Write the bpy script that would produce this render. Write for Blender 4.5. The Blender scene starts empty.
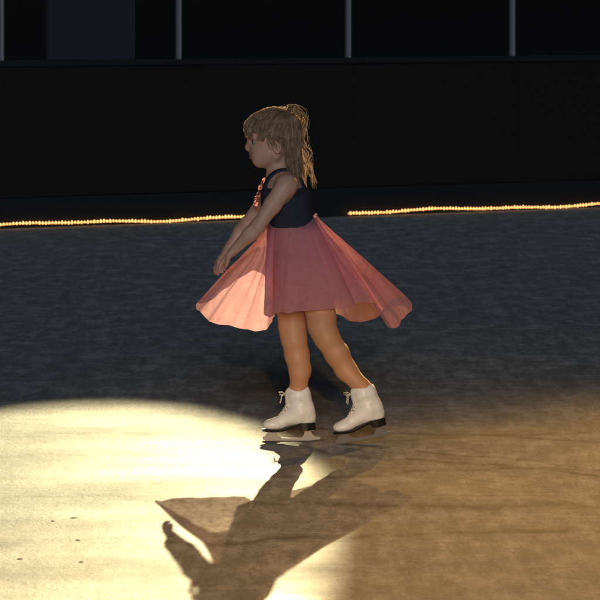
import bpy, bmesh, math, random
import numpy as np
from mathutils import Vector, Matrix

random.seed(7); rng = np.random.default_rng(7)
S = bpy.context.scene
COL = S.collection
R = math.radians

# ------------------------------------------------------------------ helpers
CAM_H = 1.43; F = 3600.0; HY = 7.0
def W(px, py, Y):
    """a point measured on the photograph (600 px wide), at depth Y metres"""
    return Vector(((px-300)/F*Y, Y, CAM_H-(py-HY)/F*Y))

def link(o, parent=None):
    COL.objects.link(o)
    if parent is not None: o.parent = parent
    return o
def tag(o, label=None, cat=None, group=None, kind=None):
    if label: o['label'] = label
    if cat: o['category'] = cat
    if group: o['group'] = group
    if kind: o['kind'] = kind
    return o
def empty(name, loc):
    o = bpy.data.objects.new(name, None); o.empty_display_size = .1
    o.location = loc
    return link(o)
def mesh_obj(name, verts, faces, mats, parent=None, smooth=True, off=None, fm=None):
    me = bpy.data.meshes.new(name)
    if off is not None: verts = [(v[0]-off[0], v[1]-off[1], v[2]-off[2]) for v in verts]
    me.from_pydata([tuple(map(float, v)) for v in verts], [], [tuple(map(int, f)) for f in faces])
    if not isinstance(mats, (list, tuple)): mats = [mats]
    for m in mats: me.materials.append(m)
    if fm is not None: me.polygons.foreach_set('material_index', np.asarray(fm, dtype=np.int32))
    me.polygons.foreach_set('use_smooth', [smooth]*len(me.polygons))
    me.update()
    return link(bpy.data.objects.new(name, me), parent)

class MB:
    """collects boxes, bars and tubes that make up one mesh"""
    def __init__(s): s.v = []; s.f = []
    def add(s, vs, fs):
        n = len(s.v); s.v += [tuple(v) for v in vs]; s.f += [tuple(i+n for i in f) for f in fs]
    def box(s, a, b, M=None):
        vs = [Vector((x, y, z)) for x in (a[0], b[0]) for y in (a[1], b[1]) for z in (a[2], b[2])]
        if M is not None: vs = [M @ v for v in vs]
        s.add(vs, [(0,1,3,2),(4,6,7,5),(0,4,5,1),(2,3,7,6),(0,2,6,4),(1,5,7,3)])
    def prism(s, poly, y0, y1):          # polygon in xz, extruded along y
        n = len(poly)
        vs = [(x, y0, z) for x, z in poly] + [(x, y1, z) for x, z in poly]
        fs = [tuple(range(n)), tuple(range(2*n-1, n-1, -1))]
        fs += [(i, i+n, (i+1) % n+n, (i+1) % n) for i in range(n)]
        s.add(vs, fs)
    def tube(s, pts, rad, n=6):
        pts = [Vector(p) for p in pts]; m = len(pts)
        if not hasattr(rad, '__len__'): rad = [rad]*m
        vs = []; up = Vector((0.13, .31, .94))
        for i, p in enumerate(pts):
            t = (pts[min(i+1, m-1)]-pts[max(i-1, 0)]).normalized()
            a = t.cross(up)
            if a.length < 1e-3: a = t.cross(Vector((1, 0, 0)))
            a.normalize(); b = t.cross(a)
            for k in range(n):
                q = 2*math.pi*k/n
                vs.append(p+(a*math.cos(q)+b*math.sin(q))*rad[i])
        fs = [(i*n+k, i*n+(k+1) % n, (i+1)*n+(k+1) % n, (i+1)*n+k) for i in range(m-1) for k in range(n)]
        fs += [tuple(range(n-1, -1, -1)), tuple(range((m-1)*n, m*n))]
        s.add(vs, fs)
    def build(s, name, mat, parent=None, smooth=False, off=None):
        return mesh_obj(name, s.v, s.f, mat, parent, smooth, off)

# ------------------------------------------------------------------ distance-field sculpting
class Field:
    def __init__(s, lo, hi, h):
        s.lo = np.array(lo, float); s.h = h
        s.n = np.ceil((np.array(hi)-s.lo)/h).astype(int)+1
        s.v = np.full(s.n, 1.0, np.float32)
    def region(s, lo, hi):
        a = np.clip(np.floor((np.array(lo)-s.lo)/s.h).astype(int), 0, s.n-1)
        b = np.clip(np.ceil((np.array(hi)-s.lo)/s.h).astype(int)+1, 1, s.n)
        sl = tuple(slice(int(i), int(j)) for i, j in zip(a, b))
        g = [s.lo[k]+s.h*np.arange(a[k], b[k]) for k in range(3)]
        return sl, np.meshgrid(*g, indexing='ij')
    @staticmethod
    def smin(a, b, k):
        if k <= 0: return np.minimum(a, b)
        q = np.clip(.5+.5*(b-a)/k, 0, 1)
        return b*(1-q)+a*q-k*q*(1-q)
    def comb(s, sl, d, k, sub):
        if sub: s.v[sl] = -Field.smin(-s.v[sl], d, k)
        else: s.v[sl] = Field.smin(s.v[sl], d, k)
    def cap(s, p, q, r0, r1, k=.012, sub=False, sy=1.0):
        """tapered capsule; sy<1 flattens it across y about its own axis"""
        p = np.array(p, float); q = np.array(q, float); m = max(r0, r1)+k+.02
        sl, (X, Y, Z) = s.region(np.minimum(p, q)-m/min(sy, 1), np.maximum(p, q)+m/min(sy, 1))
        d = q-p; L = max(d@d, 1e-12)
        t = np.clip(((X-p[0])*d[0]+(Y-p[1])*d[1]+(Z-p[2])*d[2])/L, 0, 1)
        dx = X-p[0]-t*d[0]; dy = (Y-p[1]-t*d[1])/sy; dz = Z-p[2]-t*d[2]
        s.comb(sl, np.sqrt(dx*dx+dy*dy+dz*dz)-(r0+(r1-r0)*t), k, sub)
    def chain(s, pts, k=.012, sy=1.0):
        for (p, r0), (q, r1) in zip(pts, pts[1:]): s.cap(p, q, r0, r1, k, False, sy)
    def ell(s, c, r, k=.012, sub=False, M=None):
        c = np.array(c, float); r = np.array(r, float); m = r.max()+k+.02
        sl, (X, Y, Z) = s.region(c-m, c+m)
        x, y, z = X-c[0], Y-c[1], Z-c[2]
        if M is not None:
            M = np.array(M)
            x, y, z = (M[0][0]*x+M[0][1]*y+M[0][2]*z, M[1][0]*x+M[1][1]*y+M[1][2]*z, M[2][0]*x+M[2][1]*y+M[2][2]*z)
        k0 = np.sqrt((x/r[0])**2+(y/r[1])**2+(z/r[2])**2)
        k1 = np.sqrt((x/r[0]**2)**2+(y/r[1]**2)**2+(z/r[2]**2)**2)+1e-9
        s.comb(sl, k0*(k0-1)/k1, k, sub)
    def grid(s): return s.region(s.lo, s.lo+s.h*(s.n-1))[1]
    def mesh(s):
        v = s.v; ins = v < 0
        c = [ins[i:ins.shape[0]-1+i, j:ins.shape[1]-1+j, k:ins.shape[2]-1+k] for i in (0, 1) for j in (0, 1) for k in (0, 1)]
        tot = sum(x.astype(np.int8) for x in c)
        act = (tot > 0) & (tot < 8)
        I = np.argwhere(act); idx = np.full(act.shape, -1, np.int64); idx[act] = np.arange(len(I))
        acc = np.zeros((len(I), 3)); cnt = np.zeros(len(I))
        corner = np.array([(i, j, k) for i in (0, 1) for j in (0, 1) for k in (0, 1)])
        for a in range(8):
            for b in range(a+1, 8):
                if np.abs(corner[a]-corner[b]).sum() != 1: continue
                A = I+corner[a]; B = I+corner[b]
                va = v[A[:,0],A[:,1],A[:,2]]; vb = v[B[:,0],B[:,1],B[:,2]]
                m = (va < 0) != (vb < 0)
                t = np.where(m, va/np.where(m, va-vb, 1), 0)
                p = corner[a]+t[:,None]*(corner[b]-corner[a])
                acc[m] += p[m]; cnt[m] += 1
        P = s.lo+s.h*(I+acc/cnt[:,None])
        F_ = []
        for ax in range(3):
            o1, o2 = (ax+1) % 3, (ax+2) % 3
            sh = list(v.shape); sh[ax] -= 1
            sl0 = [slice(None)]*3; sl1 = [slice(None)]*3
            sl0[ax] = slice(0, -1); sl1[ax] = slice(1, None)
            a, b = ins[tuple(sl0)], ins[tuple(sl1)]
            E = np.argwhere(a != b)
            E = E[(E[:,o1] > 0) & (E[:,o2] > 0) & (E[:,o1] < v.shape[o1]-1) & (E[:,o2] < v.shape[o2]-1)]
            inside0 = a[E[:,0],E[:,1],E[:,2]]
            u1 = np.zeros(3, int); u1[o1] = 1; u2 = np.zeros(3, int); u2[o2] = 1
            q = [E-u1-u2, E-u2, E, E-u1]
            q = np.stack([idx[x[:,0],x[:,1],x[:,2]] for x in q], 1)
            q = np.where(inside0[:,None], q, q[:,::-1])
            F_.append(q)
        Fc = np.concatenate(F_)
        return P, Fc[(Fc >= 0).all(1)]

def smooth_pts(P, Fc, it=1, lam=.5):
    P = P.copy()
    for _ in range(it):
        acc = np.zeros_like(P); cnt = np.zeros(len(P))
        for a, b in ((0,1),(1,2),(2,3),(3,0)):
            np.add.at(acc, Fc[:,a], P[Fc[:,b]]); np.add.at(cnt, Fc[:,a], 1)
            np.add.at(acc, Fc[:,b], P[Fc[:,a]]); np.add.at(cnt, Fc[:,b], 1)
        P += lam*(acc/np.maximum(cnt, 1)[:,None]-P)
    return P

# ------------------------------------------------------------------ materials
def mat(name, color, rough=.5, spec=.4, **kw):
    m = bpy.data.materials.new(name); m.use_nodes = True
    b = m.node_tree.nodes['Principled BSDF']
    b.inputs['Base Color'].default_value = (*color, 1)
    b.inputs['Roughness'].default_value = rough
    b.inputs['Specular IOR Level'].default_value = spec
    for k, v in kw.items(): b.inputs[k].default_value = v
    return m
class NT:
    def __init__(s, m): s.t = m.node_tree; s.b = s.t.nodes.get('Principled BSDF')
    def n(s, typ, **kw):
        o = s.t.nodes.new(typ)
        for k, v in kw.items():
            if k.startswith('_'): setattr(o, k[1:], v)
            else: o.inputs[k.replace('__', ' ')].default_value = v
        return o
    def l(s, a, b): s.t.links.new(a, b)
    def math(s, op, a, b=None, clamp=False):
        o = s.n('ShaderNodeMath', _operation=op, _use_clamp=clamp)
        for i, x in enumerate((a, b)):
            if x is None: continue
            if isinstance(x, (int, float)): o.inputs[i].default_value = x
            else: s.l(x, o.inputs[i])
        return o.outputs[0]
    def ramp(s, f, stops):
        o = s.n('ShaderNodeValToRGB'); e = o.color_ramp.elements
        while len(e) < len(stops): e.new(.5)
        for x, (p, c) in zip(e, stops):
            x.position = p; x.color = (*c, 1) if hasattr(c, '__len__') else (c, c, c, 1)
        s.l(f, o.inputs[0]); return o.outputs[0]
    def noise(s, vec, scale, detail=4, rough=.55):
        o = s.n('ShaderNodeTexNoise', Scale=scale, Detail=detail, Roughness=rough)
        s.l(vec, o.inputs['Vector']); return o.outputs['Fac']
    def mapping(s, vec, rot=0, scale=(1,1,1), loc=(0,0,0)):
        o = s.n('ShaderNodeMapping'); o.inputs['Rotation'].default_value = (0,0,rot)
        o.inputs['Scale'].default_value = scale; o.inputs['Location'].default_value = loc
        s.l(vec, o.inputs[0]); return o.outputs[0]
    def mix(s, f, a, b):
        o = s.n('ShaderNodeMix', _data_type='RGBA')
        if isinstance(f, (int, float)): o.inputs[0].default_value = f
        else: s.l(f, o.inputs[0])
        for i, x in ((6, a), (7, b)):
            if isinstance(x, tuple): o.inputs[i].default_value = (*x, 1)
            else: s.l(x, o.inputs[i])
        return o.outputs[2]
    def bump(s, h, strength, dist, prev=None):
        o = s.n('ShaderNodeBump', Strength=strength, Distance=dist); s.l(h, o.inputs['Height'])
        if prev is not None: s.l(prev, o.inputs['Normal'])
        return o.outputs[0]

def ice_material():
    m = mat('ice', (.5,.52,.52), .5, .05); T = NT(m)
    g = T.n('ShaderNodeNewGeometry').outputs['Position']
    # patches of scraped and glassy ice
    big = T.noise(T.mapping(g, .12, (.55, 1.0, 1)), 1.7, 6, .62)
    mid = T.noise(T.mapping(g, -.06, (.75, .34, 1)), 11, 6, .68)
    fine = T.noise(g, 70, 3, .6)
    # skate cuts: long thin streaks in several directions
    st = None
    for rot, sc, thr in ((.08, (1.1, 46, 1), .64), (-.22, (.8, 38, 1), .66), (.35, (1.3, 60, 1), .67), (-.55, (1.5, 55, 1), .69), (1.15, (1.6, 60, 1), .70)):
        f = T.noise(T.mapping(g, rot, sc, (rot*7, 3*rot, 0)), 1.0, 2, .5)
        k = T.ramp(f, ((thr, 0.0), (thr+.05, 1.0)))
        st = k if st is None else T.math('MAXIMUM', st, k)
    # long dark dented streaks, most to the right of the skater
    sep = T.n('ShaderNodeSeparateXYZ'); T.l(g, sep.inputs[0])
    wob = T.math('MULTIPLY', T.math('SUBTRACT', T.noise(T.mapping(g, 0, (1.6, .5, 1)), 1.4, 3), .5), .55)
    streak = None
    for x0, y0, slope, w in ((.25, 11.72, -.92, .055), (.45, 11.30, -.78, .05), (.1, 10.35, -.15, .09), (.3, 9.75, .12, .07), (-1.4, 11.3, .35, .05), (-1.2, 10.9, .1, .06), (.9, 11.9, -.35, .06)):
        d = T.math('SUBTRACT', sep.outputs[1], T.math('ADD', T.math('MULTIPLY', T.math('SUBTRACT', sep.outputs[0], x0), slope), y0))
        d = T.math('ABSOLUTE', T.math('ADD', d, wob))
        k = T.math('SUBTRACT', 1.0, T.math('DIVIDE', d, w), True)
        streak = k if streak is None else T.math('MAXIMUM', streak, k)
    streak = T.math('MULTIPLY', streak, T.ramp(mid, ((.35, 0.15), (.6, 1.0))))
    c = T.ramp(big, ((.3, (.295,.305,.305)), (.5, (.335,.34,.335)), (.7, (.37,.375,.365))))
    # snow scraped up by the blades, and grit: grains stretched along the direction of travel
    gr = T.noise(T.mapping(g, .03, (1, .22, 1)), 34, 4, .7)
    gr2 = T.noise(T.mapping(g, -.05, (1, .28, 1)), 130, 3, .7)
    c = T.mix(T.ramp(gr, ((.36, .55), (.52, 0.0))), c, (.19,.20,.20))
    gr3 = T.noise(T.mapping(g, .02, (1, .13, 1)), 22, 4, .72)
    c = T.mix(T.ramp(gr3, ((.40, .6), (.54, 0.0))), c, (.18,.19,.19))
    c = T.mix(T.ramp(gr3, ((.56, 0.0), (.72, .7))), c, (.55,.56,.55))
    c = T.mix(T.ramp(gr2, ((.55, 0.0), (.72, .6))), c, (.58,.59,.58))
    c = T.mix(T.ramp(gr2, ((.30, .5), (.45, 0.0))), c, (.17,.18,.18))
    c = T.mix(T.ramp(mid, ((.46, 0.0), (.66, .62))), c, (.20,.20,.195))
    c = T.mix(T.ramp(mid, ((.34, .6), (.48, 0.0))), c, (.50,.505,.50))
    c = T.mix(T.math('MULTIPLY', st, .35), c, (.60,.61,.60))
    # arcs cut by skate blades
    arc = None; ra = random.Random(11)
    for i in range(16):
        rr = ra.uniform(1.2, 7); th = ra.uniform(0, 6.28)
        tx, ty = ra.uniform(-1.4, 1.3), ra.uniform(8.8, 12.6)
        cx_, cy_ = tx+rr*math.cos(th), ty+rr*math.sin(th)
        dx = T.math('SUBTRACT', sep.outputs[0], cx_); dy = T.math('SUBTRACT', sep.outputs[1], cy_)
        d = T.math('SQRT', T.math('ADD', T.math('MULTIPLY', dx, dx), T.math('MULTIPLY', dy, dy)))
        k = T.math('SUBTRACT', 1.0, T.math('DIVIDE', T.math('ABSOLUTE', T.math('SUBTRACT', d, rr)), ra.uniform(.006, .014)), True)
        arc = k if arc is None else T.math('MAXIMUM', arc, k)
    arc = T.math('MULTIPLY', arc, T.ramp(T.noise(g, 1.3, 3), ((.45, 0.0), (.6, 1.0))))
    c = T.mix(T.math('MULTIPLY', arc, .6), c, (.16,.16,.155))
    c = T.mix(T.math('MULTIPLY', streak, .85), c, (.10,.095,.09))
    sp = T.n('ShaderNodeTexVoronoi', Scale=16.0); T.l(g, sp.inputs['Vector'])
    spk = T.math('MULTIPLY', T.ramp(sp.outputs['Distance'], ((.05, 1.0), (.10, 0.0))), T.ramp(T.noise(g, 5, 2), ((.56, 0.0), (.62, 1.0))))
    c = T.mix(T.math('MULTIPLY', spk, .5), c, (.92,.92,.90))
    T.l(c, T.b.inputs['Base Color'])
    T.l(T.ramp(big, ((.3, .52), (.7, .72))), T.b.inputs['Roughness'])
    b = T.bump(mid, .14, .02); b = T.bump(fine, .25, .004, b); b = T.bump(st, .2, .003, b)
    b = T.bump(streak, -.5, .01, b); b = T.bump(arc, -.5, .004, b)
    T.l(b, T.b.inputs['Normal'])
    return m

M = {}
M['ice'] = ice_material()
M['board'] = mat('black_board', (.011,.0095,.009), .5, .2)
M['rail'] = mat('cap_rail', (.013,.012,.013), .6, .2)
M['kick'] = mat('kick_plate', (.009,.010,.011), .5, .3)
M['post'] = mat('post_metal', (.21,.20,.22), .55, .4)
M['backdrop'] = mat('black_backdrop', (.006,.006,.007), .9, .1)
M['panel'] = mat('violet_panel', (.055,.05,.075), .8, .1)
M['floor'] = mat('rubber_floor', (.01,.01,.01), .9, .1)
M['rope'] = mat('rope_tube', (.5,.3,.12), .3, .5, **{'Transmission Weight': .6})
M['bulb'] = mat('bulb_glow', (.9,.6,.3), .4)
M['bulb'].node_tree.nodes['Principled BSDF'].inputs['Emission Color'].default_value = (1,.50,.16,1)
M['bulb'].node_tree.nodes['Principled BSDF'].inputs['Emission Strength'].default_value = 2.5
for _k, _v in (('Emission Color', (1,.42,.10,1)), ('Emission Strength', .55)): M['rope'].node_tree.nodes['Principled BSDF'].inputs[_k].default_value = _v
M['speck'] = mat('dirt', (.05,.045,.04), .8, .2)
M['glass'] = mat('rink_glass', (.9,.95,.95), .03, .3)
def _glass():
    t = M['glass'].node_tree; out = t.nodes['Material Output']
    tr = t.nodes.new('ShaderNodeBsdfTransparent'); tr.inputs[0].default_value = (.88,.9,.9,1)
    gl = t.nodes.new('ShaderNodeBsdfGlossy'); gl.inputs['Roughness'].default_value = .06
    mx = t.nodes.new('ShaderNodeMixShader'); mx.inputs[0].default_value = .05
    t.links.new(tr.outputs[0], mx.inputs[1]); t.links.new(gl.outputs[0], mx.inputs[2]); t.links.new(mx.outputs[0], out.inputs[0])
_glass()

def skin_material():
    m = mat('skin', (.52,.29,.20), .5, .35, **{'Subsurface Weight': .15, 'Subsurface Scale': .01})
    m.node_tree.nodes['Principled BSDF'].inputs['Subsurface Radius'].default_value = (1,.35,.2)
    T = NT(m); g = T.n('ShaderNodeTexCoord').outputs['Object']
    c = T.ramp(T.noise(g, 26, 4), ((.3, (.46,.24,.165)), (.7, (.58,.33,.235))))
    T.l(c, T.b.inputs['Base Color'])
    T.l(T.bump(T.noise(g, 260, 3), .15, .001), T.b.inputs['Normal'])
    return m
M['skin'] = skin_material()
M['tights'] = mat('tan_tights', (.50,.25,.125), .5, .3)
M['lip'] = mat('lip', (.45,.12,.11), .4, .4)
M['eye_white'] = mat('eye_white', (.30,.27,.26), .2, .5)
M['iris'] = mat('iris', (.03,.025,.02), .1, .5)
M['pupil'] = mat('pupil', (.005,.005,.005), .1, .5)
M['brow'] = mat('brow', (.16,.10,.05), .7, .2)

def cloth(name, col, sheer, trans, rough=.8, weave=900, col2=None):
    m = mat(name, col); t = m.node_tree; T = NT(m); out = t.nodes['Material Output']
    g = T.n('ShaderNodeTexCoord').outputs['Object']
    c = T.ramp(T.noise(g, 14, 4), ((.3, col), (.7, col2 or col)))
    d = t.nodes.new('ShaderNodeBsdfDiffuse'); tl = t.nodes.new('ShaderNodeBsdfTranslucent')
    tr = t.nodes.new('ShaderNodeBsdfTransparent'); tr.inputs[0].default_value = (1,.78,.70,1)
    sh = t.nodes.new('ShaderNodeBsdfSheen') if hasattr(bpy.types, 'ShaderNodeBsdfSheen') else t.nodes.new('ShaderNodeBsdfDiffuse')
    b = T.bump(T.noise(g, weave, 2), .3, .001)
    b = T.bump(T.noise(T.mapping(g, 0, (1, 1, .35)), 45, 4, .6), .55, .006, b)
    for x in (d, tl): t.links.new(c, x.inputs[0]); t.links.new(b, x.inputs['Normal'])
    m1 = t.nodes.new('ShaderNodeMixShader'); m1.inputs[0].default_value = trans
    t.links.new(d.outputs[0], m1.inputs[1]); t.links.new(tl.outputs[0], m1.inputs[2])
    m2 = t.nodes.new('ShaderNodeMixShader')
    # the open weave lets more light through in places
    T.l(T.ramp(T.noise(g, 55, 3, .7), ((.3, max(0, sheer-.08)), (.7, sheer+.08))), m2.inputs[0])
    t.links.new(m1.outputs[0], m2.inputs[1]); t.links.new(tr.outputs[0], m2.inputs[2])
    t.links.new(m2.outputs[0], out.inputs[0])
    return m
M['chiffon'] = cloth('pink_chiffon', (.84,.42,.47), .20, .70, col2=(.90,.52,.54))
M['lining'] = cloth('pink_lining', (.82,.46,.56), .02, .40, col2=(.86,.50,.60))
M['bodice'] = mat('dark_velvet', (.034,.035,.048), 1.0, .0)
M['sequin'] = cloth('pink_frill', (.80,.30,.33), .05, .6, col2=(.88,.45,.45))
def leather():
    m = mat('white_leather', (.70,.66,.58), .42, .4); T = NT(m); g = T.n('ShaderNodeTexCoord').outputs['Object']
    c = T.ramp(T.noise(g, 30, 5, .65), ((.32, (.62,.59,.53)), (.5, (.76,.74,.69)), (.75, (.82,.80,.76))))
    T.l(c, T.b.inputs['Base Color']); T.l(T.bump(T.noise(g, 120, 4), .25, .002), T.b.inputs['Normal'])
    return m
M['leather'] = leather()
M['sole'] = mat('black_sole', (.012,.010,.009), .3, .5)
M['steel'] = mat('blade_steel', (.16,.16,.165), .33, .5, Metallic=1.0)
M['lace'] = mat('lace', (.72,.68,.58), .8, .2)
def hair_material():
    m = mat('blonde_hair', (.36,.23,.10), .5, .3); t = m.node_tree; T = NT(m); out = t.nodes['Material Output']
    g = T.n('ShaderNodeTexCoord').outputs['Object']
    c = T.ramp(T.noise(g, 60, 3), ((.3, (.28,.18,.115)), (.7, (.60,.40,.25))))
    T.l(c, T.b.inputs['Base Color'])
    tl = t.nodes.new('ShaderNodeBsdfTranslucent'); T.l(c, tl.inputs[0])
    mx = t.nodes.new('ShaderNodeMixShader'); mx.inputs[0].default_value = .55
    T.l(T.b.outputs[0], mx.inputs[1]); T.l(tl.outputs[0], mx.inputs[2]); T.l(mx.outputs[0], out.inputs[0])
    return m
M['hair'] = hair_material()

# ------------------------------------------------------------------ setting
def board_pt(u, z=0, back=0):
    """along the rink's edge: it recedes to the right"""
    return Vector((-1.933+4.075*u, 23.2+2.5*u, z))+Vector((-2.5, 4.075, 0)).normalized()*back
BD = Vector((4.075, 2.5, 0)); BL = BD.length; BDN = BD.normalized()
BM = Matrix.Rotation(math.atan2(2.5, 4.075), 4, 'Z')
def board_box(mb, u0, u1, z0, z1, b0, b1, org):
    p = board_pt(u0)
    Mx = Matrix.Translation(p-Vector(org)) @ BM
    mb.box((0, b0, z0), ((u1-u0)*BL, b1, z1), Mx)

g = MB(); g.add([(-70,-12,-.03),(70,-12,-.03),(70,80,-.03),(-70,80,-.03)], [(0,1,2,3)])
tag(g.build('ground', M['floor']), kind='structure')
ia = board_pt(-6, 0, .0); ib = board_pt(6, 0, .0)
g = MB(); g.add([(ia.x,-8,0),(ib.x,-8,0),(ib.x,ib.y,0),(ia.x,ia.y,0)], [(0,1,2,3)])
tag(g.build('ice', M['ice']), kind='structure')

o = board_pt(.5)
boards = empty('dasher_boards', o); tag(boards, 'long low black rink boards standing at the far edge of the ice', 'barrier')
U0, U1 = -1.2, 2.3
us = [.0077+.2805*k for k in range(-4, 9)]
for a, b in zip(us, us[1:]):
    mb = MB(); board_box(mb, a+.0002, b-.0002, .20, 1.045, .012, .09, o); mb.build('board_panel', M['board'], boards)
mb = MB(); board_box(mb, us[0], us[-1], -.02, .195, 0, .09, o); mb.build('kick_plate', M['kick'], boards)
mb = MB(); board_box(mb, us[0], us[-1], 1.047, 1.085, -.012, .16, o); mb.build('cap_rail', M['rail'], boards)

BMo = Matrix.Identity(4)
for k, u in enumerate((.0077-.28, .0077, .2837, .563, .849, 1.13)):
    p = board_pt(u, 1.085, .06)-o
    mb = MB(); mb.box((-.010, -.020, .0), (.010, .020, 1.5), Matrix.Translation(p) @ BM); mb.build('glass_post', M['post'], boards)
for k, (a, b) in enumerate(((-.2723,.0077), (.0077, .2837), (.2837, .563), (.563, .849), (.849,1.13))):
    p = board_pt((a+b)/2, 1.087, .06)-o
    mb = MB(); L = (b-a)*BL/2-.016
    mb.box((-L, -.006, 0), (L, .006, 1.45), Matrix.Translation(p) @ BM); mb.build('glass_pane', M['glass'], boards)
# dim panel behind the glass
pl = Vector((-1.455, 25.0, 0))
t = empty('notice_panel', pl); tag(t, 'dim violet grey panel standing behind the glass at upper left', 'panel')
mb = MB(); mb.box((-.34, -.02, .66), (.34, .02, 2.3), BM); mb.build('board_face', M['panel'], t)
for x in (-.30, .26):
    mb = MB(); mb.box((x, -.016, 0), (x+.04, .016, .655), BM); mb.build('leg', M['rail'], t)
# added black backdrop, blocks the sky that would show behind the glass
mb = MB(); mb.box((-60, 46, -.02), (60, 46.4, 14)); tag(mb.build('dark_backdrop', M['backdrop']), 'added black backdrop far beyond the boards and glass', 'backdrop')

# light ropes
def rope(u0, u1, label, ph, n):
    c = board_pt((u0+u1)/2, 0, -.03)
    t = empty('light_rope', c); tag(t, label, 'light rope', 'light ropes along the far boards')
    def h(u):
        return .026+.007*math.sin(u*17+ph)+.004*math.sin(u*41+2*ph)
    mb = MB(); mb.tube([board_pt(u0+(u1-u0)*i/80, h(u0+(u1-u0)*i/80)-.003, -.026)-c for i in range(81)], .0065, 6)
    mb.build('cable', M['rope'], t, True)
    for i in range(n):
        u = u0+(u1-u0)*(i+.5)/n; p = board_pt(u, h(u)+random.uniform(-.002, .002), -.034)-c
        a = random.uniform(.6, 1.2)
        mb = MB(); mb.tube([p+Vector((0,0,z)) for z in (-.010*a, -.007*a, 0, .007*a, .010*a)], [.0018,.0050,.0058,.0044,.0015], 6)
        mb.build('bulb', M['bulb'], t, True)
rope(-.075, .405, "string of warm lights on the ice edge left of the girl", .4, 97)
rope(.552, 1.06, "string of warm lights on the ice edge right of the girl", 2.2, 98)

# specks of dirt on the bright ice
for (px, py, s, lab) in ((74,518,.011,'larger upper dark speck on the bright ice at left'), (53,521,.009,'dark speck just left of the larger upper speck'),
                    (78,540,.010,'dark speck below the two upper specks'), (81,562,.009,'lowest round dark speck on the bright ice'),
                    (20,559,.012,'long dark speck nearest the left edge')):
    Y = 5148/(py-7); c = W(px, py, Y); c.z = 0
    vs = [(0,0,.003)]; n = 9
    for k in range(n):
        q = 2*math.pi*k/n; r = s*random.uniform(.6, 1.1)
        vs.append((r*math.cos(q), r*1.9*math.sin(q), .0005))
    fs = [(0, 1+k, 1+(k+1) % n) for k in range(n)]
    ob = mesh_obj('dirt_speck', vs, fs, M['speck'], None, True); ob.location = c
    tag(ob, lab, 'speck', 'dark specks on the bright ice')

# ------------------------------------------------------------------ the skater
ROOT = Vector((.02, 11.88, 0))
girl = empty('person', ROOT)
tag(girl, 'little girl in a flaring pink skirt skating towards the left', 'person')

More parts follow.
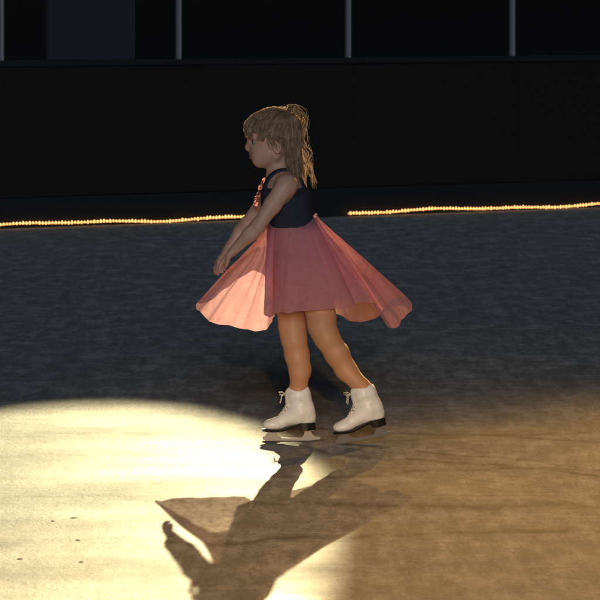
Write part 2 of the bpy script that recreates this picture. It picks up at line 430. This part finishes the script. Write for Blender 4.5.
# skates: x towards the toe, z up from the ice
def skate(toe, yaw, pitch, piv):
    Rm = Matrix.Rotation(math.pi+yaw, 3, 'Z') @ Matrix.Rotation(pitch, 3, 'Y')
    loc = Vector(toe)-Rm @ Vector(piv)
    f = Field((-.02,-.06,.02), (.21,.06,.20), .0018)
    f.cap((.057,0,.148), (.043,0,.098), .0405, .0345, .01, sy=.86)
    f.cap((.044,0,.10), (.036,0,.078), .037, .034, .012, sy=.86)
    f.cap((.056,0,.092), (.130,0,.060), .036, .0195, .02)
    f.ell((.146,0,.056), (.033,.029,.0185), .014)
    f.cap((.059,0,.152), (.059,0,.146), .0395, .0415, .004, sy=.87)      # padded collar
    f.cap((.090,0,.160), (.086,0,.125), .012, .015, .01)                 # tongue
    X, Y, Z = f.grid()
    for a, b in (((.092,.136), (.098,.158)),):                            # throat line
        pass
    sole = np.where(X < .055, .060, np.where(X < .115, .060-.018*np.clip((X-.055)/.06, 0, 1)**1.0, .042))
    f.v = np.maximum(f.v, sole-Z)
    cx = ((X-.059)/.029)**2+(Y/.024)**2
    f.v = np.maximum(f.v, np.where((cx < 1) & (Z > .146), np.minimum(np.minimum((1-cx)*.015, (Z-.146)), .01), -1.0))
    P, Fc = f.mesh(); P = smooth_pts(P, Fc, 6)
    ob = mesh_obj('ice_skate', P, Fc, M['leather'], girl)
    ob.matrix_local = Matrix.Translation(loc-ROOT) @ Rm.to_4x4()
    # sole with heel
    def outline(x):
        return .5*(.054+.012*math.exp(-((x-.13)/.035)**2))*math.sqrt(max(0, min(1, (x-.002)/.03)))**.8*math.sqrt(max(0, min(1, (.181-x)/.035)))
    n = 40; vs = []; fs = []
    for i in range(n+1):
        x = .004+.176*i/n; w = outline(x)+.0015
        zt = .0605 if x < .055 else (.0605-.018*min(1, (x-.055)/.06))
        zb = .036 if x < .052 else zt-.0075
        for y, z in ((-w, zb), (w, zb), (w*1.04, zt), (-w*1.04, zt)): vs.append((x, y, z))
    for i in range(n):
        a = 4*i; b = a+4
        fs += [(a+k, a+(k+1) % 4, b+(k+1) % 4, b+k) for k in range(4)]
    fs += [(3,2,1,0), (4*n, 4*n+1, 4*n+2, 4*n+3)]
    mesh_obj('sole', vs, fs, M['sole'], ob, False)
    # blade: runner with toe pick, and the two mounts
    mb = MB()
    run = [(-.012,.011),(-.009,.004),(.02,.0008),(.08,0),(.13,.0006),(.158,.003),(.166,.004),(.169,.0015),(.173,.006),(.176,.004),(.179,.010),(.180,.015),
           (.172,.018),(.158,.0345),(.134,.0345),(.128,.020),(.116,.0115),(.090,.0098),(.062,.0098),(.048,.013),(.042,.022),(.040,.0355),(.020,.0355),(.016,.022),(.004,.0125)]
    mb.prism(run[::-1], -.002, .002)
    mb.box((.100,-.02,.0322), (.165,.02,.0342)); mb.box((.010,-.018,.0338), (.048,.018,.0358))
    mb.build('blade', M['steel'], ob)
    # laces: crossed cords up the front and a bow
    mb = MB()
    rows = [(.122,.086),(.112,.097),(.104,.107),(.0985,.118),(.0985,.130),(.0990,.142),(.100,.153)]
    for i, (x, z) in enumerate(rows):
        w = .013
        mb.tube([(x-.006,-w,z-.002),(x+.001,-w*.5,z+.002),(x+.003,0,z+.003),(x+.001,w*.5,z+.002),(x-.006,w,z-.002)], .0016, 5)
        if i < len(rows)-1:
            x2, z2 = rows[i+1]
            for s in (-1, 1):
                mb.tube([(x-.005,-s*w,z),((x+x2)/2+.003,0,(z+z2)/2+.003),(x2-.005,s*w,z2)], .0016, 5)
    for s in (-1, 1):
        mb.tube([(.102,0,.155),(.113,s*.010,.163),(.123,s*.017,.161),(.121,s*.015,.154),(.102,s*.001,.154)], .0013, 5)
        mb.tube([(.102,0,.154),(.114,s*.009,.150),(.117,s*.012,.134),(.120,s*.014,.126)], .0012, 5)
    mb.build('lace', M['lace'], ob, True)
    g4 = Matrix.Translation(loc) @ Rm.to_4x4()
    return (g4 @ Vector((.044,0,.10)), g4 @ Vector((.059,0,.165)))

Yf = 11.87
ankF, topF = skate((W(319-52, 441, Yf).x, Yf, 0), R(3), R(1.0), (.165,0,.003))
ankN, topN = skate((W(338, 444, 11.78).x, 11.79, 0), R(9), R(9.5), (.171,0,.003))

# ---- body
H = 11.90
body = Field((-.36, 11.55, .09), (.30, 12.22, 1.13), .0026)
def w(px, py, Y): return W(px, py, Y)
# trunk
tr = body
def trunk(f, grow=0):
    for s in (-1, 1):
        f.chain([(w(299,256,11.93+s*.034), .064+grow), (w(293,224,11.92+s*.026), .062+grow), (w(286,200,11.91+s*.036), .070+grow), (w(283,190,11.91+s*.045), .060+grow)], .03)
trunk(body)
for yy, px in ((11.795, 287), (12.02, 278)):
    body.cap(w(283,184,11.91), w(px,185,yy), .048, .036, .03)
body.chain([(w(283,186,11.91), .05), (w(279,174,11.905), .035), (w(278,160,11.90), .036)], .02)
# legs
fl = Vector(ankF); ft = Vector(topF)
body.chain([(w(296,266,11.975), .058), (w(292,312,11.975), .047), (w(292.5,327,11.965), .0435), (w(294,339,11.955), .0400), (w(297,355,11.935), .0385), (w(300,370,11.915), .0340), (ft, .028), (fl, .028)], .018)
nl = Vector(ankN); nt = Vector(topN)
body.chain([(w(306,266,11.90), .056), (w(319,306,11.862), .047), (w(321.5,318,11.845), .0455), (w(322,327,11.83), .043), (w(327,338,11.815), .0395), (w(337,354,11.82), .0385), (w(346,370,11.825), .0335), (nt, .027), (nl, .027)], .018)
# arms
def arm(sh, el, wr, side):
    d = (wr-el).normalized()
    body.chain([(sh, .0335), (sh.lerp(el, .45), .0280), (el, .0228), (el.lerp(wr, .3), .0235), (wr, .0155)], .014)
    # hand: palm, four curled fingers, thumb
    fwd = d; lat = Vector((0, side, 0)); lat = (lat-fwd*lat.dot(fwd)).normalized()
    pn = fwd.cross(lat)
    if pn.z > 0: pn = -pn                       # palm faces down
    acr = lat
    pc = wr+fwd*.008
    for k in range(4):
        o_ = (k-1.5)*.0115
        body.cap(wr+acr*o_*.6, wr+fwd*.046+acr*o_, .0115, .0085, .006)
    lens = (.036,.041,.038,.029)
    for k in range(4):
        o_ = (k-1.5)*.0125
        p = wr+fwd*.046+acr*o_; L = lens[k]; a = .25+.08*k
        for sgm, ln, r0, r1 in ((0,.45,.0066,.0060),(1,.32,.0060,.0055),(2,.23,.0055,.0046)):
            v = (fwd*math.cos(a)+pn*math.sin(a)+acr*(k-1.5)*.07).normalized()
            q = p+v*L*ln*1.0
            body.cap(p, q, r0, r1, .003); p = q; a += .42+.05*k
    tb = wr+fwd*.012-acr*.016
    t1 = tb+(fwd*.7-acr*.55+pn*.45).normalized()*.022
    t2 = t1+(fwd*.9-acr*.1+pn*.45).normalized()*.018
    body.cap(wr+fwd*.006-acr*.006, tb, .011, .0095, .006); body.cap(tb, t1, .0085, .007, .004); body.cap(t1, t2, .007, .0055, .003)
ARM_N = (w(285,187,11.785), w(258,226,11.75), w(233,251,11.79))
ARM_F = (w(277,187,12.03), w(247,224,12.06), w(226,252,12.02))
arm(*ARM_N, 1); arm(*ARM_F, -1)
# head
body.ell(w(273.5,135.5,H), (.080,.067,.077), .01)
body.ell(w(266,147,H), (.057,.054,.064), .02)
body.cap(w(260.0,160.5,H-.006), w(260.0,160.5,H+.006), .0195, .0195, .018)
for s in (-1, 1):
    body.cap(w(260,160,H+s*.012), w(275,155,H+s*.043), .016, .017, .02)
    body.ell(w(260.5,152.5,H+s*.026), (.026,.022,.023), .014)
    body.ell(w(252.6,141.6,H+s*.027), (.010,.015,.009), .010, True)
    body.cap(w(253,136,H+s*.010), w(255,136.5,H+s*.038), .008, .006, .012)
    body.ell(w(277.5,147.5,H+s*.066), (.015,.007,.021), .006)
    body.ell(w(276.5,148,H+s*.074), (.008,.005,.012), .004, True)
    body.cap(w(248.5,148.8,H+s*.006), w(249.5,149,H+s*.009), .0055, .005, .005)
    body.cap(w(250.3,154.6,H), w(252.3,155.4,H+s*.017), .0050, .0035, .004)
    body.cap(w(250.9,157.4,H), w(252.6,156.6,H+s*.015), .0052, .0035, .004)
body.cap(w(251,139,H), w(247.6,147.4,H), .0070, .0095, .012)
body.cap(w(249.8,155.9,H-.014), w(249.8,155.9,H+.014), .0016, .0016, .002, True)
P, Fc = body.mesh(); P = smooth_pts(P, Fc, 2, .4)
ctr = P[Fc].mean(1)
mouth = np.array(w(250,156,H))
dd = (ctr-mouth)/np.array([.010,.018,.0085])
fm = ((dd**2).sum(1) < 1).astype(int)
fm[ctr[:,2] < w(0,285,11.9).z] = 2
mesh_obj('body', P, Fc, [M['skin'], M['lip'], M['tights']], girl, off=ROOT, fm=fm)
# eyes
for s in (-1, 1):
    c = w(255.2,141.6,H+s*.0265); vs = []; fs = []; n, m_ = 16, 12; r = .0108; fmi = []
    look = Vector((-1, s*.16, -.10)).normalized(); q = look.to_track_quat('Z', 'Y')
    for i in range(m_+1):
        th = math.pi*i/m_
        for k in range(n):
            ph = 2*math.pi*k/n; vs.append(c+q @ Vector((r*math.sin(th)*math.cos(ph), r*math.sin(th)*math.sin(ph), r*math.cos(th))))
    for i in range(m_):
        for k in range(n):
            fs.append((i*n+k, (i+1)*n+k, (i+1)*n+(k+1) % n, i*n+(k+1) % n)); fmi.append(2 if i < 1 else (1 if i < 3 else 0))
    mesh_obj('eye', vs, fs, [M['eye_white'], M['iris'], M['pupil']], girl, off=ROOT, fm=fmi)

# ---- bodice
bod = Field((-.20, 11.70, .66), (.16, 12.14, .92), .0028)
trunk(bod, .006)
for yy, px in ((11.795, 287), (12.02, 278)):
    bod.cap(w(283,184,11.91), w(px,185,yy), .053, .040, .03)
X, Y, Z = bod.grid()
ztop = w(0,187,11.9).z
nt_ = np.minimum(np.abs(Y-11.845), np.abs(Y-11.975))-.014        # two shoulder straps
cut = np.maximum(Z-ztop, -1)
cut = np.minimum(cut, np.maximum(nt_, Z-w(0,165,11.9).z))
for a in (ARM_N, ARM_F):                                            # armholes
    a0, a1 = np.array(a[0]), np.array(a[1]); d = a1-a0
    t_ = np.clip(((X-a0[0])*d[0]+(Y-a0[1])*d[1]+(Z-a0[2])*d[2])/(d@d), -.3, 1)
    q = np.sqrt((X-a0[0]-t_*d[0])**2+(Y-a0[1]-t_*d[1])**2+(Z-a0[2]-t_*d[2])**2)
    cut = np.maximum(cut, .040-q)
bod.v = np.maximum(np.maximum(bod.v, cut), w(0,227,11.9).z-Z)
P, Fc = bod.mesh(); P = smooth_pts(P, Fc, 2)
mesh_obj('bodice', P, Fc, M['bodice'], girl, off=ROOT)
# pink frill down the chest
mb = MB()
for i in range(16):
    t_ = i/15; c = w(265.5-8.5*t_+1.4*math.sin(i*2.1), 181+22*t_, 11.905+.035*math.sin(i*1.7))
    n = 9; vs = [c+Vector((-.004,0,0))]
    ax = Vector((-.8, random.uniform(-.8,.3), random.uniform(-.2,.6))).normalized(); a = ax.orthogonal().normalized(); b = ax.cross(a)
    for k in range(n):
        q = 2*math.pi*k/n; r = .011*(1+.25*math.sin(3*q+i))
        vs.append(c+(a*math.cos(q)+b*math.sin(q))*r+ax*(.006+.004*math.sin(4*q+i)))
    mb.add(vs, [(0, 1+k, 1+(k+1) % n) for k in range(n)])
mb.build('frill', M['sequin'], girl, True, ROOT)

# ---- skirt
def catmull(pts, n, closed=True):
    pts = [np.array(p, float) for p in pts]; m = len(pts); out = []
    for i in range(m if closed else m-1):
        if closed: p0, p1, p2, p3 = (pts[(i+j-1) % m] for j in range(4))
        else: p0, p1, p2, p3 = (pts[min(max(i+j-1, 0), m-1)] for j in range(4))
        for k in range(n):
            t = k/n
            out.append(.5*((2*p1)+(-p0+p2)*t+(2*p0-5*p1+4*p2-p3)*t*t+(-p0+3*p1-3*p2+p3)*t**3))
    if not closed: out.append(pts[-1])
    return np.array(out)
# (px, py, depth, hang) of the hem, once round: hang >0 falls before it flares
HEM = [(197,304,12.02,.030),(201,313,11.95,.032),(213,323,11.90,.034),(234,326,11.87,.030),(254,331,11.85,.020),(266,329,11.86,.010),(273,319,11.91,.0),
       (275,313,11.93,-.004),(272,312,11.85,-.006),(280,313,11.81,-.008),(298,312,11.785,-.008),(322,310,11.78,-.006),(344,309,11.80,-.006),(358,303,11.86,-.006),(374,303,11.90,-.004),
       (383,317,11.92,-.004),(393,329,11.96,-.003),(404,318,12.01,-.002),(412,307,12.05,-.002),(405,296,12.09,-.006),(388,303,12.13,-.004),(376,318,12.16,0),(356,322,12.18,0),(342,316,12.19,0),
       (318,308,12.20,0),(296,292,12.20,.004),(278,256,12.17,.010),(259,247,12.13,.014),(239,262,12.10,.020),(217,284,12.07,.026)]
def skirt(name, hem, matr, tmax, folds, seed, shrink=1.0, wgrow=0.0):
    per = 14; T_ = 64
    hw = [tuple(W(a, b, c))+(d,) for a, b, c, d in hem]
    Hh = catmull(hw, per); n = len(Hh)
    wc = np.array(W(291.5, 219, 11.92))
    hc = Hh[:,:3].mean(0)
    if shrink != 1.0: Hh[:,:2] = hc[:2]+(Hh[:,:2]-hc[:2])*shrink
    ang = np.unwrap(np.arctan2(Hh[:,1]-11.95, Hh[:,0]-hc[0]+.0))
    # even out the waist: mix of true bearing and even spacing
    ev = ang[0]+2*math.pi*np.arange(n)/n
    ang = .35*ang+.65*ev
    ca, sa = np.cos(ang), np.sin(ang)
    waist = np.stack([wc[0]+(.086+wgrow)*ca, wc[1]+(.097+wgrow)*sa, wc[2]+.010*ca*1.0+0*sa], 1)
    rad = np.stack([ca, sa, 0*ca], 1)
    r_ = np.random.default_rng(seed)
    vs = []
    ph = r_.uniform(0, 6.28, 6)
    a = 2*math.pi*np.arange(n)/n
    fold = sum(am*np.sin(fr*a+ph[i]+.8*np.sin(2*a+ph[i-1])) for i, (fr, am) in enumerate(folds))
    env = .45+.95*np.abs(np.sin(1.5*a+ph[0])*np.cos(2.5*a+ph[2]))
    fold = fold*env*(1-.45*np.clip(Hh[:,3]/.03, 0, 1))
    jag = sum(np.sin(fr*a+ph[i]+1.7*np.sin(3*a+ph[i-1]))*.0014 for i, fr in enumerate((9, 23, 37)))
    for j in range(T_+1):
        t = tmax*j/T_
        p = waist*(1-t)+Hh[:,:3]*t
        hang = Hh[:,3]*math.sin(math.pi*min(t, 1))
        p = p-rad*hang[:,None]
        p = p+rad*(fold*(min(1, t*1.4)**.9)*(1-.25*t))[:,None]
        lob = np.clip(Hh[:,3]/.03, 0, 1)
        p[:,2] += lob*.022*math.sin(math.pi*max(0, (t-.30)/.70))**1.3
        p[:,2] += jag*t**4
        vs.append(p)
    V = np.concatenate(vs)
    fs = [(j*n+i, j*n+(i+1) % n, (j+1)*n+(i+1) % n, (j+1)*n+i) for j in range(T_) for i in range(n)]
    return mesh_obj(name, V, fs, matr, girl, off=ROOT)
sk = skirt('skirt', HEM, M['chiffon'], 1.0, ((17,.0042),(29,.0036),(11,.0045),(47,.0022),(71,.0010)), 3)
skirt('underskirt', [(266,296,11.96,.0),(273,300,11.91,.0),(290,300,11.86,.0),(325,300,11.85,.0),(352,297,11.88,.0),(366,298,11.94,.0),(374,297,12.0,.0),
                     (358,302,12.06,0),(330,302,12.10,0),(292,300,12.11,0),(270,297,12.05,.0)], M['lining'], 1.0, ((13,.003),(21,.002)), 5, 1.0, -.007)
# waistband
mb = MB(); ring = []
wc = W(291.5, 219, 11.92)
n = 64; vs = []
for k in range(n):
    q = 2*math.pi*k/n
    for dr, dz in ((.0,-.007),(.0015,-.005),(.0015,.005),(.0,.007)):
        vs.append(wc+Vector(((.085+dr)*math.cos(q), (.096+dr)*math.sin(q), dz+.010*math.cos(q))))
mb.add(vs, [(4*k+i, 4*((k+1) % n)+i, 4*((k+1) % n)+i+1, 4*k+i+1) for k in range(n) for i in range(3)])
mb.build('waistband', M['lining'], girl, True, ROOT)

# ---- hair
def strands(paths, rads, name):
    """each hair lock is a narrow flat strip, turned at random about its own length"""
    vs = []; fs = []
    for P_, r in zip(paths, rads):
        P_ = np.asarray(P_); m = len(P_)
        t = np.gradient(P_, axis=0); t /= np.linalg.norm(t, axis=1)[:,None]+1e-9
        up = np.array([.21,.9,.37]); a = np.cross(t, up); a /= np.linalg.norm(a, axis=1)[:,None]+1e-9
        b = np.cross(t, a); base = len(vs)
        tap = r*np.clip(np.minimum(1, (1-np.linspace(0, 1, m))*4), .15, 1)
        tw = rng.normal()*.7; tr_ = rng.normal()*1.2
        for i in range(m):
            q = tw+tr_*i/m; d = (a[i]*math.cos(q)+b[i]*math.sin(q))*tap[i]
            vs.append(P_[i]-d); vs.append(P_[i]+d)
        for i in range(m-1):
            fs.append((base+2*i, base+2*i+1, base+2*i+3, base+2*i+2))
    return vs, fs
HC = np.array(W(273.5,134.5,H)); HR = np.array([.0885,.0745,.0855])
TAIL = np.array(W(291,110,H+.01))
def on_scalp(d, lift=0.0):
    d = np.asarray(d, float); d = d/np.linalg.norm(d/HR)
    return HC+d*(1+lift)
paths = []; rads = []
tdir = (TAIL-HC)
# hair drawn up and back to the tail
cnt = 0
while cnt < 1500:
    d = rng.normal(size=3); d /= np.linalg.norm(d)
    p = d*HR
    # scalp: above a line that runs from the brow down to the nape
    if p[2] < -.020+.42*(-p[0])+rng.normal()*.004: continue
    if p[0] < -.05 and p[2] < .03: continue
    cnt += 1
    m = 11; q = []
    lift = rng.uniform(0, .05)
    for i in range(m):
        t = i/(m-1); dd_ = p/HR*(1-t)+tdir/HR*t*1.02
        dd_ = dd_/np.linalg.norm(dd_)*HR
        q.append(HC+dd_*(1+lift*math.sin(math.pi*min(1, t+.15)))+rng.normal(size=3)*.0006)
    paths.append(q); rads.append(rng.uniform(.0007, .0013))
# full fringe swept forward over the brow
for _ in range(700):
    y = rng.uniform(-.056, .056); yy = y/.066
    tip = np.array(W(246.5+6.0*yy**2+rng.uniform(-1.5, 2.5), 130+rng.uniform(-6, 7.5)+4*abs(yy), H+y*1.02))
    mid2 = np.array(W(244.8+7*yy**2+rng.uniform(-.8, 2.5), 125+rng.uniform(-2, 3)+3*abs(yy), H+y*.98))
    mid1 = np.array(W(254+4*yy**2+rng.uniform(-1, 2), 114.5+rng.uniform(-1, 3.0)+5*yy**2, H+y*.8))
    root = np.array(W(270+rng.uniform(-2, 6), 108.5+rng.uniform(-.6, 3)+6*yy**2, H+y*.6))
    paths.append(catmull([root, mid1, mid2, tip], 5, False)); rads.append(rng.uniform(.0007, .0013))
# locks beside the face and over the ear
for _ in range(120):
    s = -1 if rng.random() < .6 else 1
    x0 = rng.uniform(254, 280)
    a = np.array(W(x0+6, 124+rng.uniform(-3, 3), H+s*.072)); b = np.array(W(x0+3+rng.uniform(-2, 2), 138+rng.uniform(-3, 3), H+s*.077))
    c = np.array(W(x0+8+rng.uniform(-2, 2), 148+rng.uniform(-4, 6), H+s*.070)) if x0 > 264 else np.array(W(x0+2, 139+rng.uniform(-3, 3), H+s*.066))
    paths.append(catmull([a, b, c], 5, False)); rads.append(rng.uniform(.0006, .0012))
# loose hair hanging at the back of the neck on to the shoulders
for _ in range(1100):
    y = rng.uniform(-.072, .072); yy = y/.072
    k = rng.uniform(-1, 1); L = rng.uniform(0, 1)**.7; wv = rng.uniform(0, 6.28)
    x0 = 300-6*yy**2-rng.uniform(0, 13)*(1-.3*yy*yy)
    pts = [np.array(W(x0-1, 122+rng.uniform(-6, 8), H+y*.85))]
    for n_, (py, sp) in enumerate(((138,1.0),(152,1.03),(164,1.05),(174,1.08),(186+8*L,1.1))):
        py = py-(1-L)*(4*n_)
        pts.append(np.array(W(x0+1.0*n_+k*n_*.9+1.3*math.sin(wv+n_*1.5), py, H+y*sp+.004*math.cos(wv+n_*1.4))))
    paths.append(catmull(pts, 4, False)); rads.append(rng.uniform(.0007, .0014))
# flyaway hairs
for _ in range(520):
    th = rng.uniform(-1.6, 1.6); d = np.array([math.sin(th)*.6+.2*rng.normal(), rng.normal()*.4, .9]); 
    p0 = on_scalp(d*HR); out = d/np.linalg.norm(d)
    q = p0+out*rng.uniform(.002, .009)+np.array([.02, 0, 0])*rng.uniform(0, 1); r2 = q+np.array([.02, rng.normal()*.008, -.004])
    paths.append(catmull([p0, q, r2], 4, False)); rads.append(rng.uniform(.0003,.0006))
V, Fh = strands(paths, rads, 'hair')
# solid hair mass below the strands
hf = Field(HC-np.array([.13,.12,.20]), HC+np.array([.15,.12,.13]), .003)
hf.ell(HC, HR*.985, .005)
hf.cap(W(289,126,H), W(290,156,H), .040, .026, .02)
X, Y, Z = hf.grid()
px_ = 300+(X)/H*F; py_ = HY-(Z-CAM_H)/H*F
face = np.maximum((284-px_-.0*py_)*.0033, ((py_-131)-.35*(px_-250))*.0033*1.0*.0+0)   # in front of the ear
low = (py_-(130+ (px_-248)*.36))*.0033                                                # below brow line
hf.v = np.maximum(hf.v, np.minimum((286-px_)*.0033, low))
hp, hfc = hf.mesh(); hp = smooth_pts(hp, hfc, 3)
base = len(V); V = list(V)+list(hp); Fh = Fh+[tuple(int(i)+base for i in f) for f in hfc]
mesh_obj('hair', V, Fh, M['hair'], girl, off=ROOT)
# curled tail
axis = catmull([TAIL-np.array([.012,0,.012]), W(292,105,H+.01), W(298,108,H+.012), W(301.5,118,H+.014), W(303,136,H+.012), W(306.5,154,H+.008), W(311,172,H+.004), W(315.5,189,H)], 8, False)
paths = []; rads = []; m = len(axis)
tt = np.linspace(0, 1, m)
wid = .003+.018*np.sin(np.pi*np.clip(tt*1.15, 0, 1))**.6*(1-.45*tt)
NL = 7
for i in range(150):
    lock = i % NL; la = lock*6.283/NL*1.0+.4; lr = .25+.6*((lock*3) % NL)/NL
    f1 = rng.normal()*.05
    ph_ = lock*2.1
    ang = la+tt*2.2
    cr = (.007+.006*((lock*5) % NL)/NL)*np.clip(tt*2.5, 0, 1)          # each lock is a loose spiral
    om = 19+5*math.sin(lock*1.9)
    cx2 = cr*np.cos(tt*om+ph_+f1); cy2 = cr*np.sin(tt*om+ph_+f1)
    end = int(m*(.68+.32*((lock*3) % NL)/NL)); end = max(end, 8)
    sp = rng.normal(size=2)*.0013
    offx = wid*lr*np.cos(ang)+cx2+sp[0]; offy = wid*lr*np.sin(ang)+cy2+sp[1]
    q = axis+np.stack([offx, offy, .5*cy2], 1)
    paths.append(q[:end]); rads.append(rng.uniform(.0004, .0009))
for i in range(70):                                                        # stray curls
    om = rng.uniform(12, 26); ph_ = rng.uniform(0, 6.28); am = rng.uniform(.003, .008); a = rng.uniform(0, 6.28)
    q = axis+np.stack([wid*1.15*math.cos(a)+am*np.cos(tt*om+ph_), wid*1.15*math.sin(a)+am*np.sin(tt*om+ph_), 0*tt], 1)
    b0 = rng.integers(0, m-10); paths.append(q[b0:b0+rng.integers(8, 22)]); rads.append(rng.uniform(.0002, .0004))
V, Fh = strands(paths, rads, 'ponytail')
mesh_obj('ponytail', V, Fh, M['hair'], girl, off=ROOT)

# ------------------------------------------------------------------ lights
def spot(name, loc, aim, size, power, color, blend, radius):
    l = bpy.data.lights.new(name, 'SPOT'); l.energy = power; l.color = color
    l.spot_size = size; l.spot_blend = blend; l.shadow_soft_size = radius
    o = link(bpy.data.objects.new(name, l)); o.location = loc
    o.rotation_euler = (Vector(aim)-Vector(loc)).to_track_quat('-Z', 'Y').to_euler()
    return o
A = Vector((1.12, 43.4, 9.0))
spot('follow_spot', A, (-.91, 9.45, 0), 2*math.atan(1.0/35.2), 94000, (1,.84,.46), .10, .09)
spot('amber_halo', A+Vector((.2,0,.05)), (.9, 8.0, 0), 2*math.atan(1.7/36), 3800, (1,.54,.12), .9, .12)
spot('amber_side', (9.0, 30.0, 6.5), (1.05, 9.5, 0), 2*math.atan(2.3/24), 27000, (1,.51,.14), .95, .2)
spot('amber_front', (.7, -10.0, 3.6), (.6, 4.2, 0), 2*math.atan(2.6/22), 8500, (1,.54,.15), .45, .12)
sun = bpy.data.lights.new('night_fill', 'SUN'); sun.energy = 1.15; sun.color = (.70,.82,.97); sun.angle = R(14)
so = link(bpy.data.objects.new('night_fill', sun)); so.rotation_euler = (R(90-15), 0, R(0))

wd = bpy.data.worlds.new('World'); S.world = wd; wd.use_nodes = True
nt = wd.node_tree; bg = nt.nodes['Background']
sky = nt.nodes.new('ShaderNodeTexSky'); sky.sky_type = 'NISHITA'; sky.sun_disc = False
sky.sun_elevation = R(9); sky.sun_rotation = R(186)
nt.links.new(sky.outputs[0], bg.inputs[0]); bg.inputs[1].default_value = .004

# ------------------------------------------------------------------ camera
cd = bpy.data.cameras.new('camera'); cam = link(bpy.data.objects.new('camera', cd))
cd.sensor_width = 36; cd.sensor_fit = 'HORIZONTAL'; cd.lens = F/600*36
cd.shift_y = -(300-HY)/600
cam.location = (0, 0, CAM_H); cam.rotation_euler = (R(90), 0, 0)
cd.clip_start = .1; cd.clip_end = 300
cd.dof.use_dof = True; cd.dof.focus_distance = 11.9; cd.dof.aperture_fstop = 18.0
S.camera = cam
S.view_settings.view_transform = 'Standard'; S.view_settings.look = 'None'
S.view_settings.exposure = 0; S.view_settings.gamma = 1; S.view_settings.use_curve_mapping = False
S.render.engine = 'CYCLES'
S.cycles.use_denoising = True
S.cycles.max_bounces = 8; S.cycles.transparent_max_bounces = 16
S.cycles.sample_clamp_indirect = 6
